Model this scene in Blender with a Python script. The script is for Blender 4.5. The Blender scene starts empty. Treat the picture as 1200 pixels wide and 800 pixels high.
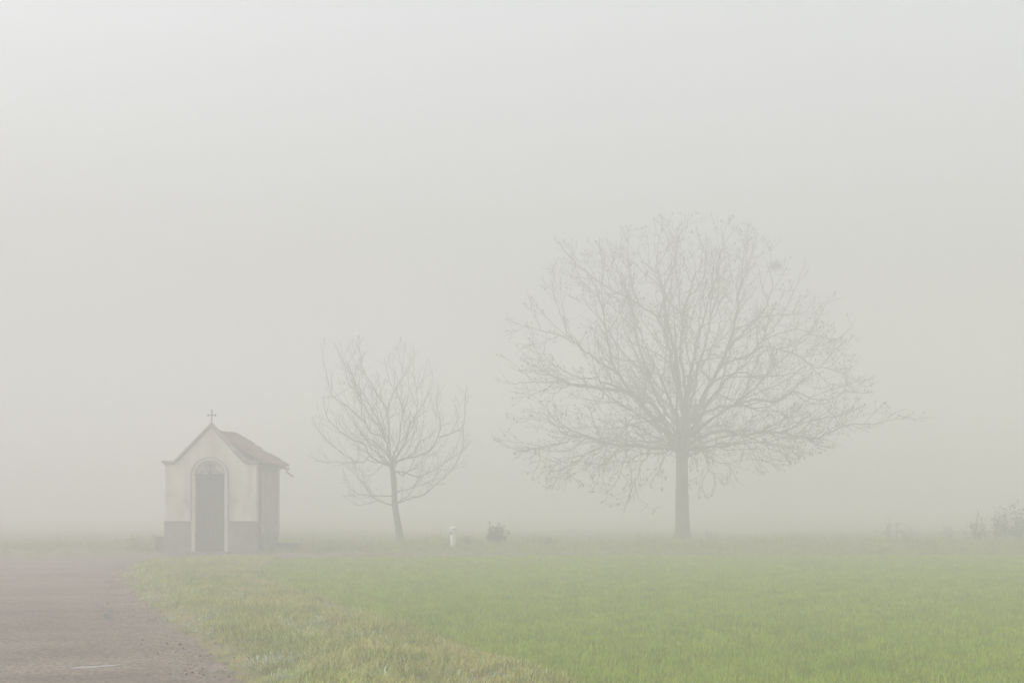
import bpy, bmesh, math, random
import numpy as np
from mathutils import Vector, Matrix
R = math.radians
rng = np.random.default_rng(7)
random.seed(7)
S = bpy.context.scene
COL = S.collection

# ------------------------------------------------------------------ camera, sky, sun, exposure
FPX = 1500.0; HOR = 584.0; CAMZ = 1.6
cam_d = bpy.data.cameras.new('camera'); cam = bpy.data.objects.new('camera', cam_d); COL.objects.link(cam)
cam.location = (0, 0, CAMZ); cam.rotation_euler = (R(90), 0, 0)
cam_d.sensor_width = 36; cam_d.lens = 36*FPX/1200; cam_d.shift_y = (HOR-400)/1200
cam_d.clip_start = 0.1; cam_d.clip_end = 2000
S.camera = cam
SUN_EL, SUN_AZ = R(38), R(-98)           # azimuth measured from +Y (view direction) towards +X: left
w = bpy.data.worlds.new('World'); S.world = w; w.use_nodes = True
nt = w.node_tree; nt.nodes.clear()
sky = nt.nodes.new('ShaderNodeTexSky'); sky.sky_type = 'NISHITA'; sky.sun_disc = False
sky.sun_elevation = SUN_EL; sky.sun_rotation = SUN_AZ; sky.dust_density = 6; sky.air_density = 1.0; sky.ozone_density = 1
hs = nt.nodes.new('ShaderNodeHueSaturation'); hs.inputs['Saturation'].default_value = 0.22
tint = nt.nodes.new('ShaderNodeMixRGB'); tint.blend_type = 'MULTIPLY'; tint.inputs[0].default_value = 1
tint.inputs[2].default_value = (1.0, 1.0, 1.0, 1)
bg = nt.nodes.new('ShaderNodeBackground'); bg.inputs[1].default_value = 0.0965
ow = nt.nodes.new('ShaderNodeOutputWorld')
nt.links.new(sky.outputs[0], hs.inputs['Color']); nt.links.new(hs.outputs[0], tint.inputs[1])
# overcast veil: brighter towards the zenith, as a fog-covered sky is
tc = nt.nodes.new('ShaderNodeTexCoord'); sx = nt.nodes.new('ShaderNodeSeparateXYZ'); nt.links.new(tc.outputs['Generated'], sx.inputs[0])
mz = nt.nodes.new('ShaderNodeMapRange'); mz.inputs[1].default_value = 0; mz.inputs[2].default_value = .4; mz.inputs[3].default_value = .5; mz.inputs[4].default_value = 3.35; mz.interpolation_type = 'SMOOTHSTEP'
nt.links.new(sx.outputs['Z'], mz.inputs[0]); vm = nt.nodes.new('ShaderNodeMixRGB'); vm.blend_type = 'MULTIPLY'; vm.inputs[0].default_value = 1
nt.links.new(tint.outputs[0], vm.inputs[1]); nt.links.new(mz.outputs[0], vm.inputs[2])
nt.links.new(vm.outputs[0], bg.inputs[0]); nt.links.new(bg.outputs[0], ow.inputs[0])
sl = bpy.data.lights.new('sun', 'SUN'); sl.energy = 0.45; sl.angle = R(25); sl.color = (1.0, 0.96, 0.90)
so = bpy.data.objects.new('sun', sl); COL.objects.link(so)
sd = Vector((math.cos(SUN_EL)*math.sin(SUN_AZ), math.cos(SUN_EL)*math.cos(SUN_AZ), math.sin(SUN_EL)))
so.rotation_euler = (-sd).to_track_quat('-Z', 'Y').to_euler(); so.location = (-30, -20, 60)
S.view_settings.view_transform = 'Standard'; S.view_settings.look = 'None'
S.view_settings.gamma = 1; S.view_settings.exposure = 0.0
S.view_settings.use_curve_mapping = False
S.cycles.use_denoising = True; S.cycles.denoising_prefilter = 'ACCURATE'; S.cycles.use_adaptive_sampling = False
S.cycles.max_bounces = 8; S.cycles.volume_bounces = 6; S.cycles.diffuse_bounces = 2
S.cycles.glossy_bounces = 2; S.cycles.transmission_bounces = 2; S.cycles.transparent_max_bounces = 6
S.cycles.caustics_reflective = False; S.cycles.caustics_refractive = False

FOG_DENSITY = 0.0315
FOG_COLOR = (0.755, 0.757, 0.755, 1)

def P(px, py, Y):                        # a point of the photograph at distance Y
    return Vector(((px-600)/FPX*Y, Y, CAMZ+(HOR-py)/FPX*Y))

# ------------------------------------------------------------------ helpers
def tag(o, label=None, cat=None, group=None, kind=None):
    if label: o['label'] = label
    if cat: o['category'] = cat
    if group: o['group'] = group
    if kind: o['kind'] = kind
    return o
def empty(name, loc, label, cat, group=None):
    o = bpy.data.objects.new(name, None); COL.objects.link(o); o.location = loc; o.empty_display_size = .2
    return tag(o, label, cat, group)
class MB:
    def __init__(s): s.v = []; s.f = []; s.m = []
    def add(s, vs, fs, mi=0):
        b = len(s.v); s.v += [tuple(v) for v in vs]
        for f in fs: s.f.append(tuple(b+i for i in f)); s.m.append(mi)
    def box(s, x0, x1, y0, y1, z0, z1, mi=0):
        s.add([(x0,y0,z0),(x1,y0,z0),(x1,y1,z0),(x0,y1,z0),(x0,y0,z1),(x1,y0,z1),(x1,y1,z1),(x0,y1,z1)],
              [(0,3,2,1),(4,5,6,7),(0,1,5,4),(1,2,6,5),(2,3,7,6),(3,0,4,7)], mi)
    def prism(s, poly, y0, y1, mi=0):    # poly in (x,z), extruded along y
        n = len(poly)
        s.add([(x,y0,z) for x,z in poly]+[(x,y1,z) for x,z in poly],
              [tuple(range(n)), tuple(range(2*n-1, n-1, -1))]+[(i,i+n,(i+1)%n+n,(i+1)%n) for i in range(n)], mi)
    def tube(s, pts, rad, n=6, mi=0, cap=True):
        pts = [Vector(p) for p in pts]; rings = []
        up = None
        for i, p in enumerate(pts):
            t = (pts[min(i+1, len(pts)-1)]-pts[max(i-1, 0)]).normalized()
            if up is None: up = t.orthogonal().normalized()
            up = (up-t*up.dot(t)); up = up.normalized() if up.length > 1e-6 else t.orthogonal().normalized()
            b = t.cross(up); r = rad[i] if hasattr(rad, '__len__') else rad
            rings.append([p+(up*math.cos(2*math.pi*k/n)+b*math.sin(2*math.pi*k/n))*r for k in range(n)])
        vs = [v for r in rings for v in r]; fs = []
        for i in range(len(pts)-1):
            for k in range(n):
                a = i*n+k; c = i*n+(k+1) % n; fs.append((a, c, c+n, a+n))
        if cap: fs.append(tuple(range(n-1, -1, -1))); fs.append(tuple(range((len(pts)-1)*n, len(pts)*n)))
        s.add(vs, fs, mi)
    def build(s, name, mat, parent=None, smooth=False, kind=None, label=None):
        me = bpy.data.meshes.new(name); me.from_pydata(s.v, [], s.f)
        for m in (mat if isinstance(mat, (list, tuple)) else [mat]): me.materials.append(m)
        if any(s.m): me.polygons.foreach_set('material_index', s.m)
        if smooth: me.polygons.foreach_set('use_smooth', [True]*len(s.f))
        me.update(); o = bpy.data.objects.new(name, me); COL.objects.link(o)
        if parent is not None: o.parent = parent
        if kind: o['kind'] = kind
        if label: o['label'] = label
        return o
def fix_normals(o):
    bm = bmesh.new(); bm.from_mesh(o.data); bmesh.ops.recalc_face_normals(bm, faces=bm.faces); bm.to_mesh(o.data); bm.free(); return o
def bevel(o, wd=.01, seg=2):
    m = o.modifiers.new('bevel', 'BEVEL'); m.width = wd; m.segments = seg; m.limit_method = 'ANGLE'; m.angle_limit = R(40); return o

# ------------------------------------------------------------------ materials
def mat(name, stops, scale=3.0, detail=6, rough=.85, bump=0.0, bscale=None, rand=0.0, spec=.3, coords='pos', stretch=(1,1,1), extra=None, transl=0, plain=False):
    m = bpy.data.materials.new(name); m.use_nodes = True; t = m.node_tree; N = t.nodes; L = t.links
    b = N['Principled BSDF']; b.inputs['Roughness'].default_value = rough; b.inputs['Specular IOR Level'].default_value = spec
    g = N.new('ShaderNodeNewGeometry') if coords == 'pos' else N.new('ShaderNodeTexCoord')
    src = g.outputs['Position'] if coords == 'pos' else g.outputs['Object']
    mp = N.new('ShaderNodeMapping'); mp.inputs['Scale'].default_value = stretch; L.new(src, mp.inputs['Vector'])
    n = N.new('ShaderNodeTexNoise'); n.inputs['Scale'].default_value = scale; n.inputs['Detail'].default_value = detail
    n.inputs['Roughness'].default_value = .65; L.new(mp.outputs[0], n.inputs['Vector'])
    cr = N.new('ShaderNodeValToRGB'); L.new(n.outputs[0], cr.inputs[0])
    e = cr.color_ramp.elements
    while len(e) > 1: e.remove(e[-1])
    for i, (p, c) in enumerate(stops):
        el = e[0] if i == 0 else e.new(p)
        el.position = p; el.color = (*c, 1)
    out = cr.outputs[0]
    mp0 = mp
    if plain: mp0 = N.new('ShaderNodeMapping'); L.new(src, mp0.inputs['Vector'])
    if extra: out = extra(N, L, out, mp0)
    if rand:
        oi = N.new('ShaderNodeObjectInfo'); h = N.new('ShaderNodeHueSaturation')
        mr = N.new('ShaderNodeMapRange'); mr.inputs[3].default_value = 1-rand; mr.inputs[4].default_value = 1+rand
        L.new(oi.outputs['Random'], mr.inputs[0]); L.new(mr.outputs[0], h.inputs['Value'])
        mr2 = N.new('ShaderNodeMapRange'); mr2.inputs[3].default_value = .5-rand*.06; mr2.inputs[4].default_value = .5+rand*.06
        m3 = N.new('ShaderNodeMath'); m3.operation = 'FRACT'; m4 = N.new('ShaderNodeMath'); m4.operation = 'MULTIPLY'; m4.inputs[1].default_value = 7.31
        L.new(oi.outputs['Random'], m4.inputs[0]); L.new(m4.outputs[0], m3.inputs[0]); L.new(m3.outputs[0], mr2.inputs[0]); L.new(mr2.outputs[0], h.inputs['Hue'])
        L.new(out, h.inputs['Color']); out = h.outputs[0]
    L.new(out, b.inputs['Base Color'])
    if bump:
        n2 = N.new('ShaderNodeTexNoise'); n2.inputs['Scale'].default_value = bscale or scale*4; n2.inputs['Detail'].default_value = 5
        L.new(mp0.outputs[0], n2.inputs['Vector'])
        bp = N.new('ShaderNodeBump'); bp.inputs['Strength'].default_value = bump; bp.inputs['Distance'].default_value = .02
        L.new(n2.outputs[0], bp.inputs['Height']); L.new(bp.outputs[0], b.inputs['Normal'])
    if transl:
        tr = N.new('ShaderNodeBsdfTranslucent'); L.new(out, tr.inputs[0]); mx = N.new('ShaderNodeMixShader'); mx.inputs[0].default_value = transl
        L.new(b.outputs[0], mx.inputs[1]); L.new(tr.outputs[0], mx.inputs[2]); L.new(mx.outputs[0], N['Material Output'].inputs[0])
    return m
def speckle(sc, dark, lite, thr=.62):
    def f(N, L, out, mp):
        v = N.new('ShaderNodeTexVoronoi'); v.inputs['Scale'].default_value = sc; L.new(mp.outputs[0], v.inputs['Vector'])
        r = N.new('ShaderNodeValToRGB'); L.new(v.outputs['Color'], r.inputs[0])
        r.color_ramp.elements[0].color = (dark, dark, dark*.96, 1); r.color_ramp.elements[0].position = .15
        r.color_ramp.elements[1].color = (lite, lite*.98, lite*.94, 1); r.color_ramp.elements[1].position = .85
        mx = N.new('ShaderNodeMixRGB'); mx.blend_type = 'MULTIPLY'; mx.inputs[0].default_value = 1
        L.new(out, mx.inputs[1]); L.new(r.outputs[0], mx.inputs[2]); return mx.outputs[0]
    return f
M = {}
M['asphalt'] = mat('old_asphalt', [(.3,(.095,.073,.056)),(.5,(.160,.126,.100)),(.68,(.222,.180,.146))], scale=.8, detail=9, rough=.8, bump=.5, bscale=60, extra=speckle(34,.45,1.6), stretch=(.5,1,1), plain=True)
M['soil'] = mat('field_soil', [(.3,(.12,.15,.02)),(.7,(.19,.23,.035))], scale=4, rough=.95, bump=.6, bscale=20)
M['turf'] = mat('verge_turf', [(.3,(.12,.10,.05)),(.5,(.18,.175,.07)),(.7,(.25,.20,.11))], scale=2.2, rough=.95, bump=.7, bscale=14)
M['stubble'] = mat('far_ground', [(.3,(.26,.22,.13)),(.7,(.36,.31,.19))], scale=.8, rough=.95, bump=.4, bscale=6)
M['wheat'] = mat('wheat_blade', [(.25,(.27,.37,.02)),(.5,(.32,.42,.03)),(.75,(.37,.46,.05))], scale=.5, rough=.5, rand=.42, spec=.5, transl=.3)
M['grass'] = mat('verge_blade', [(.25,(.21,.28,.05)),(.5,(.38,.42,.10)),(.72,(.54,.52,.20))], scale=1.1, rough=.5, rand=.5, spec=.5, transl=.3)
M['dry'] = mat('dry_blade', [(.3,(.50,.36,.11)),(.6,(.60,.49,.18)),(.8,(.38,.42,.12))], scale=1.4, rough=.8, rand=.35, transl=.2)
M['dew'] = mat('dewy_leaf', [(.3,(.34,.45,.28)),(.7,(.60,.70,.50))], scale=2, rough=.35, rand=.25, spec=.7, transl=.2)
M['bank'] = mat('bank_blade', [(.3,(.22,.30,.05)),(.5,(.34,.33,.10)),(.8,(.24,.36,.06))], scale=.5, rough=.8, rand=.35, transl=.2)
M['bark'] = mat('walnut_bark', [(.3,(.070,.058,.044)),(.55,(.125,.108,.085)),(.8,(.17,.155,.12))], scale=5, rough=.9, bump=1.0, bscale=14, stretch=(1,1,.22))
M['twig'] = mat('twig_bark', [(.3,(.075,.062,.05)),(.7,(.13,.11,.09))], scale=5, rough=.9)
M['bud'] = mat('bud', [(.3,(.05,.04,.032)),(.7,(.10,.08,.06))], scale=9, rough=.9)
M['nest'] = mat('nest_twig', [(.3,(.06,.045,.04)),(.7,(.12,.09,.075))], scale=9, rough=.95)
def streaks(N, L, out, mp):
    n = N.new('ShaderNodeTexNoise'); n.inputs['Scale'].default_value = 1.0; n.inputs['Detail'].default_value = 5
    m2 = N.new('ShaderNodeMapping'); m2.inputs['Scale'].default_value = (4.5, 4.5, .9); L.new(mp.outputs[0], m2.inputs['Vector']); L.new(m2.outputs[0], n.inputs['Vector'])
    r = N.new('ShaderNodeValToRGB'); r.color_ramp.elements[0].position = .35; r.color_ramp.elements[0].color = (.78,.75,.72,1)
    r.color_ramp.elements[1].position = .58; r.color_ramp.elements[1].color = (1,1,1,1); L.new(n.outputs[0], r.inputs[0])
    mx = N.new('ShaderNodeMixRGB'); mx.blend_type = 'MULTIPLY'; mx.inputs[0].default_value = .8
    L.new(out, mx.inputs[1]); L.new(r.outputs[0], mx.inputs[2]); return mx.outputs[0]
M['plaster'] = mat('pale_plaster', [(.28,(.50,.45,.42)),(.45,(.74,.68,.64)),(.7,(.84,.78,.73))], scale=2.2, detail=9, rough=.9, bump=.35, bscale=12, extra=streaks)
M['side_plaster'] = mat('shaded_plaster', [(.3,(.26,.22,.21)),(.5,(.38,.33,.32)),(.7,(.48,.43,.40))], scale=1.8, detail=9, rough=.9, bump=.5, bscale=10)  # mottled darker copy of the facade plaster: side-wall shade put into the colour
M['plinth'] = mat('damp_plinth_plaster', [(.3,(.16,.15,.135)),(.5,(.24,.225,.205)),(.75,(.33,.31,.27))], scale=3, detail=9, rough=.9, bump=.6, bscale=14)
M['coping'] = mat('coping_stone', [(.3,(.26,.22,.20)),(.7,(.40,.34,.31))], scale=6, rough=.9, bump=.4)
M['surround'] = mat('door_surround', [(.3,(.62,.56,.52)),(.7,(.78,.72,.67))], scale=4, rough=.85, bump=.2)
M['line'] = mat('grey_moulding', [(.3,(.30,.28,.26)),(.7,(.40,.37,.34))], scale=6, rough=.9)
M['door'] = mat('door_wood', [(.3,(.040,.034,.030)),(.55,(.062,.053,.047)),(.75,(.12,.105,.09))], scale=4, rough=.6, bump=.4, stretch=(5,5,.5))
M['iron'] = mat('iron', [(.3,(.045,.042,.04)),(.7,(.09,.08,.075))], scale=12, rough=.55, spec=.5)
M['tymp'] = mat('tympanum_plaster', [(.3,(.58,.54,.51)),(.7,(.70,.66,.62))], scale=5, rough=.9)
M['tile'] = mat('clay_roof_tile', [(.3,(.13,.085,.065)),(.5,(.24,.15,.115)),(.7,(.33,.225,.18))], scale=7, detail=8, rough=.9, bump=.3)
M['wood'] = mat('weathered_wood', [(.3,(.10,.08,.06)),(.7,(.18,.15,.12))], scale=6, rough=.9)
M['post'] = mat('white_painted_concrete', [(.3,(.80,.79,.76)),(.7,(.90,.89,.86))], scale=9, rough=.8, bump=.15)
M['mark'] = mat('post_mark', [(.3,(.05,.05,.05)),(.7,(.09,.085,.08))], scale=9, rough=.8)
M['stone'] = mat('mossy_stone', [(.3,(.10,.10,.07)),(.5,(.17,.15,.12)),(.7,(.26,.22,.19))], scale=7, detail=9, rough=.95, bump=.6)
M['bushleaf'] = mat('bush_leaf', [(.3,(.04,.045,.03)),(.7,(.09,.09,.055))], scale=5, rough=.8, transl=.15)
M['weed'] = mat('dry_weed', [(.3,(.12,.095,.06)),(.7,(.20,.16,.10))], scale=5, rough=.9)
mw = bpy.data.materials.new('puddle_water'); mw.use_nodes = True
pb = mw.node_tree.nodes['Principled BSDF']; pb.inputs['Base Color'].default_value = (.22,.19,.17,1); pb.inputs['Roughness'].default_value = .25; pb.inputs['Specular IOR Level'].default_value = .5
M['water'] = mw

# ------------------------------------------------------------------ layout curves (metres; camera looks along +Y)
RE = np.array([(-15,1.2),(0,-.2),(6,-1.1),(11.1,-2.22),(13.3,-3.05),(15.6,-3.95),(18.3,-5.0),(21.6,-6.27),(25,-7.5),(28.6,-8.55),(30.4,-8.95)])
FE = np.array([(-15,6),(3,3.2),(7,1.6),(9.5,.75),(11.1,.3),(11.9,0),(13.3,-.53),(15.2,-1.2),(16.7,-1.9),(19.7,-3.0),(22.6,-4.1),(26.4,-5.1),(30.8,-5.85),(33.3,-5.8),(34.8,-5.2)])
LE = np.array([(-15,-4.0),(0,-5),(4,-6.5),(12,-9.5),(25,-13),(31,-15.5),(33,-20)])
def xr(y): return np.interp(y, RE[:,0], RE[:,1])
def xf(y): return np.interp(y, FE[:,0], FE[:,1])
def xl(y): return np.interp(y, LE[:,0], LE[:,1])
BK = np.array([(-70,33.6),(-12.4,34.4),(-11.2,35.6),(-10.6,37.35),(-7.0,37.35),(-5,36.8),(0,36.2),(6,35.9)])   # x -> back edge Y of the cross road
NE = np.array([(-8.95,30.4),(-8.0,31.6),(-6.1,32.6),(-4.6,33.7),(-1,34.7),(6,35.3)])                           # x -> near edge Y right of the junction
def vn(x, y, s, k=0):       # cheap smooth noise
    return (np.sin(x*s*1.3+k)+np.sin(y*s*1.7+k*2.1)+np.sin((x+y)*s*.9+k*3.3)+np.sin((x-y)*s*2.3+k))/4
def on_road(x, y):
    x = np.asarray(x, float); y = np.asarray(y, float)
    main = (y < 33.2) & (x < xr(y)) & (x > xl(y)) & (y < 32)
    cross = (y < np.interp(x, BK[:,0], BK[:,1])) & (y > np.where(x < -9.1, np.where(x < -16, 31.8, 30), np.interp(x, NE[:,0], NE[:,1]))) & (x < 6)
    return main | cross
def on_field(x, y):
    return (y < np.minimum(34.7, np.interp(x, NE[:,0], NE[:,1])-.3)+.12*vn(x, y, 1.5)) & (x > xf(y)+.10*vn(x, y, 2)) & (y > 2)
def height(x, y):
    x = np.asarray(x, float); y = np.asarray(y, float)
    h = .03+.015*vn(x, y, 2.1)
    verge = (y < 35) & (x > xr(y)) & (x < xf(y)) & (~on_road(x, y))
    d = np.minimum(np.clip(x-xr(y), 0, 1.2), np.clip(33-y, 0, 1.2))/1.2
    h = np.where(verge, .015+.10*d*(3-2*d)/1.0*np.clip((xf(y)-x)/.6+.3, 0, 1)+.03*vn(x, y, 3.1, 1), h)
    bank = np.clip((y-35.4)/3.5, 0, 1)*np.clip((x+5.5)/3, 0, 1)
    h = h+bank*np.clip((47.5-y)/5, 0, 1)*(.13+.09*vn(x, y, .7, 2)+.05*vn(x, y, 2.2, 4))
    lb = np.clip((y-34.6)/2.5, 0, 1)*np.clip((-11-x)/1.5, 0, 1)
    h = h+lb*np.clip((46-y)/8, 0, 1)*(.17+.07*vn(x, y, .8, 5))
    pad = (x > -10.5) & (x < -6.8) & (y > 36.5) & (y < 42.5)
    h = np.where(pad, .0, h)
    return np.where(on_road(x, y), -.012, h)

# ground heightfield
def axis(lo, hi, f0, f1, fine, coarse):
    a = [f0]; s = fine
    while a[-1] < f1: a.append(a[-1]+fine)
    up = a[-1]; s = fine
    while up < hi: s = min(s*1.25, coarse); up += s; a.append(min(up, hi))
    dn = f0; s = fine
    while dn > lo: s = min(s*1.25, coarse); dn -= s; a.insert(0, max(dn, lo))
    return np.array(a)
xs = axis(-285, 285, -14, 20, .22, 15); ys = axis(-60, 288, 3, 50, .22, 15)
X, Y = np.meshgrid(xs, ys); Z = height(X, Y)
nx, ny = len(xs), len(ys)
verts = np.stack([X.ravel(), Y.ravel(), Z.ravel()], 1)
idx = np.arange(nx*ny).reshape(ny, nx)
quads = np.stack([idx[:-1,:-1].ravel(), idx[:-1,1:].ravel(), idx[1:,1:].ravel(), idx[1:,:-1].ravel()], 1)
cxy = verts[quads].mean(1)
mi = np.where(on_field(cxy[:,0], cxy[:,1]), 1, np.where(cxy[:,1]+6*vn(cxy[:,0], cxy[:,1], .35, 3) > 60, 2, 0)).astype(np.int32)
me = bpy.data.meshes.new('ground'); me.from_pydata(verts.tolist(), [], quads.tolist())
for k in ('turf', 'soil', 'stubble'): me.materials.append(M[k])
me.polygons.foreach_set('material_index', mi); me.polygons.foreach_set('use_smooth', [True]*len(quads)); me.update()
g = bpy.data.objects.new('ground', me); COL.objects.link(g); g['kind'] = 'structure'

# road sheet
def wig(pts, amp, step=.35, seed=0):
    out = []; r = random.Random(seed)
    for (a, b) in zip(pts[:-1], pts[1:]):
        a, b = Vector(a), Vector(b); n = max(1, int((b-a).length/step)) if (b-a).length < 40 else 20
        for i in range(n):
            p = a.lerp(b, i/n); out.append((p.x+r.uniform(-amp, amp), p.y+r.uniform(-amp, amp)*.6))
    out.append(pts[-1]); return out
right = wig([(x, y) for y, x in RE]+[(x, y) for x, y in NE], .11, .22, seed=1)
back = wig([(x, y) for x, y in BK][::-1], .07, seed=2)
left = wig([(-70, 31.5), (-20, 31.6)]+[(x, y) for y, x in LE[::-1][1:]], .08, seed=3)
poly = right+back+left
bm = bmesh.new(); vs = [bm.verts.new((x, y, 0)) for x, y in poly]; es = [bm.edges.new((vs[i], vs[(i+1) % len(vs)])) for i in range(len(vs))]
bmesh.ops.triangle_fill(bm, edges=es, use_beauty=True)
bmesh.ops.recalc_face_normals(bm, faces=bm.faces)
for f in bm.faces:
    if f.normal.z < 0: f.normal_flip()
me = bpy.data.meshes.new('road'); bm.to_mesh(me); bm.free(); me.materials.append(M['asphalt'])
road = bpy.data.objects.new('road', me); COL.objects.link(road); road['kind'] = 'structure'
def patch(name, pts, z, m, kind='structure'):
    b = MB(); c = np.mean(pts, 0); n = len(pts)
    b.add([(x, y, z) for x, y in pts]+[(c[0], c[1], z)], [(i, (i+1) % n, n) for i in range(n)])
    return b.build(name, m, kind=kind)
# shallow puddle in the near asphalt
pp = []
for k in range(28):
    a = 2*math.pi*k/28; rr = 1+.12*math.sin(3*a+1)+.08*math.sin(7*a)
    pp.append((-3.97+.21*rr*math.cos(a), 12.17+.10*rr*math.sin(a)+.12*math.cos(a)))
patch('water', pp, .004, M['water'])
# tar patches and cracks
M['tar'] = mat('patched_asphalt', [(.3,(.085,.074,.066)),(.7,(.15,.132,.118))], scale=3, rough=.8, bump=.8, bscale=50, extra=speckle(42,.6,1.4))
def blob(cx, cy, rx, ry, seed, n=40):
    r = random.Random(seed); ph = [r.uniform(0, 6.28) for _ in range(4)]
    return [(cx+rx*(1+.15*math.sin(2*a+ph[0])+.1*math.sin(5*a+ph[1])+.06*math.sin(9*a+ph[2]))*math.cos(a), cy+ry*(1+.15*math.sin(3*a+ph[1])+.08*math.sin(6*a+ph[3]))*math.sin(a)) for a in [2*math.pi*k/n for k in range(n)]]
cb = MB()
for pts in [[(-6.3,19.3),(-5.95,18.6),(-5.75,18.5),(-5.55,17.4),(-5.3,17.0)], [(-8.6,17.8),(-7.2,17.4),(-6.4,17.45),(-5.9,17.1)]]:
    pts = wig(pts, .03, .12, 5); 
    for (a, b_) in zip(pts[:-1], pts[1:]):
        a, b_ = Vector(a), Vector(b_); nrm = Vector((-(b_-a).y, (b_-a).x)).normalized()*.022
        cb.add([(*(a-nrm), .006), (*(b_-nrm), .006), (*(b_+nrm), .006), (*(a+nrm), .006)], [(0,1,2,3)])
cb.build('road_crack', M['mark'], kind='structure')

# ------------------------------------------------------------------ grass (countless: stuff)
def tuft(name, n, hmin, hmax, spread, wid, lean, m, seed, heads=0):
    r = random.Random(seed); b = MB()
    for k in range(n):
        a = r.uniform(0, 6.283); d = spread*math.sqrt(r.random()); x, y = d*math.cos(a), d*math.sin(a)
        h = r.uniform(hmin, hmax); th = r.uniform(0, 6.283); l = r.uniform(.2, 1)*lean*h
        dx, dy = math.cos(th), math.sin(th); wx, wy = -dy*wid/2, dx*wid/2
        p1 = (x+dx*l*.3, y+dy*l*.3, h*.55); p2 = (x+dx*l, y+dy*l, h*(1-.15*lean))
        b.add([(x-wx,y-wy,-.01),(x+wx,y+wy,-.01),(p1[0]+wx*.8,p1[1]+wy*.8,p1[2]),(p1[0]-wx*.8,p1[1]-wy*.8,p1[2]),p2], [(0,1,2,3),(3,2,4)])
        if k < heads:
            q = Vector(p2); b.tube([q, q+Vector((dx*.02, dy*.02, .05))], [.006, .001], 4, cap=False)
    o = b.build(name, m); COL.objects.unlink(o); return o
def scatter(name, pts, scl, variants, label=None, tilt=.15):
    vc = bpy.data.collections.new(name+'_kinds')
    for v in variants: vc.objects.link(v)
    z = np.maximum(height(pts[:,0], pts[:,1]), 0.0); v3 = np.stack([pts[:,0], pts[:,1], z], 1)
    me = bpy.data.meshes.new(name); me.from_pydata(v3.tolist(), [], [])
    at = me.attributes.new('size', 'FLOAT', 'POINT'); at.data.foreach_set('value', np.asarray(scl, np.float32))
    o = bpy.data.objects.new(name, me); COL.objects.link(o); o['kind'] = 'stuff'
    if label: o['label'] = label
    t = bpy.data.node_groups.new(name, 'GeometryNodeTree')
    t.interface.new_socket('Geometry', in_out='INPUT', socket_type='NodeSocketGeometry'); t.interface.new_socket('Geometry', in_out='OUTPUT', socket_type='NodeSocketGeometry')
    N = t.nodes; L = t.links; gi = N.new('NodeGroupInput'); go = N.new('NodeGroupOutput')
    mp = N.new('GeometryNodeMeshToPoints'); ip = N.new('GeometryNodeInstanceOnPoints'); ci = N.new('GeometryNodeCollectionInfo')
    ci.inputs['Collection'].default_value = vc; ci.inputs['Separate Children'].default_value = True; ci.inputs['Reset Children'].default_value = True
    ip.inputs['Pick Instance'].default_value = True
    rv = N.new('FunctionNodeRandomValue'); rv.data_type = 'FLOAT_VECTOR'
    rv.inputs[0].default_value = (-tilt, -tilt, 0); rv.inputs[1].default_value = (tilt, tilt, 6.283)
    na = N.new('GeometryNodeInputNamedAttribute'); na.data_type = 'FLOAT'; na.inputs['Name'].default_value = 'size'
    L.new(gi.outputs[0], mp.inputs[0]); L.new(mp.outputs[0], ip.inputs['Points']); L.new(ci.outputs[0], ip.inputs['Instance'])
    L.new(rv.outputs[0], ip.inputs['Rotation']); L.new(na.outputs[0], ip.inputs['Scale']); L.new(ip.outputs[0], go.inputs[0])
    md = o.modifiers.new('scatter', 'NODES'); md.node_group = t
    return o
def sample(n, x0, x1, y0, y1, keep, near=None):
    x = rng.uniform(x0, x1, n); y = rng.uniform(y0, y1, n)
    ok = keep(x, y) & (np.abs(x) < .46*y+1.5)
    if near: ok &= rng.random(n) < np.clip(near/y, 0, 1)
    return np.stack([x[ok], y[ok]], 1)
# young wheat
wv = [tuft('wheat_tuft', 14, .045, .10, .11, .0045, .6, M['wheat'], 10+i) for i in range(6)]
p = sample(190000, -7, 20, 7, 34.9, on_field, 26)
scatter('wheat', p, rng.uniform(.75, 1.2, len(p)), wv, 'young green wheat sprouting over the whole field')
# verge between road and field
def verge(x, y):
    d = np.minimum(x-xr(y), (np.interp(x, NE[:,0], NE[:,1])-y)*.8)
    e = d-.16-.28*vn(x, y, 2.9, 2)-.15*vn(x, y, 7.3, 5)
    return (~on_field(x, y)) & (x < xf(y)+.4) & (y < 34) & (x > xr(y)-.25) & (~on_road(x, y) | (x > xr(y)-.2)) & ((e > .12) | (rng.random(x.shape) < np.clip(.35+e*1.2, 0, 1)))
gv = [tuft('grass_tuft', 15, .04, .11, .10, .0055, 1.0, M['grass'], 30+i) for i in range(6)]
p = sample(110000, -10, 5, 5, 34, verge, 26)
edge = np.clip((p[:,0]-xr(p[:,1]))/.5, .25, 1)
scatter('verge_grass', p, rng.uniform(.55, 1.3, len(p))*(.5+.5*edge)*(1+.5*vn(p[:,0], p[:,1], 2.7)), gv, 'rough green verge grass between road and field', .3)
dv = [tuft('dry_tuft', 10, .07, .20, .09, .005, .8, M['dry'], 50+i) for i in range(5)]
def dryz(x, y):
    dd = xf(y)-x
    return verge(x, y) & (((dd < 1.0+.5*vn(x, y, 1.1)) & (rng.random(x.shape) < .9)) | (rng.random(x.shape) < .12+.28*(vn(x, y, 1.6, 3) > .15)))
p = sample(34000, -10, 5, 5, 34, dryz, 22)
scatter('dry_grass', p, rng.uniform(.4, .85, len(p)), dv, 'straw coloured dry grass along the field edge', .3)
ev = [tuft('dew_tuft', 10, .03, .085, .10, .0065, 1.1, M['dew'], 70+i) for i in range(4)]
def dewz(x, y): return verge(x, y) & ((vn(x, y, 2.3, 8) > .2) | (rng.random(x.shape) < .25))
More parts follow.
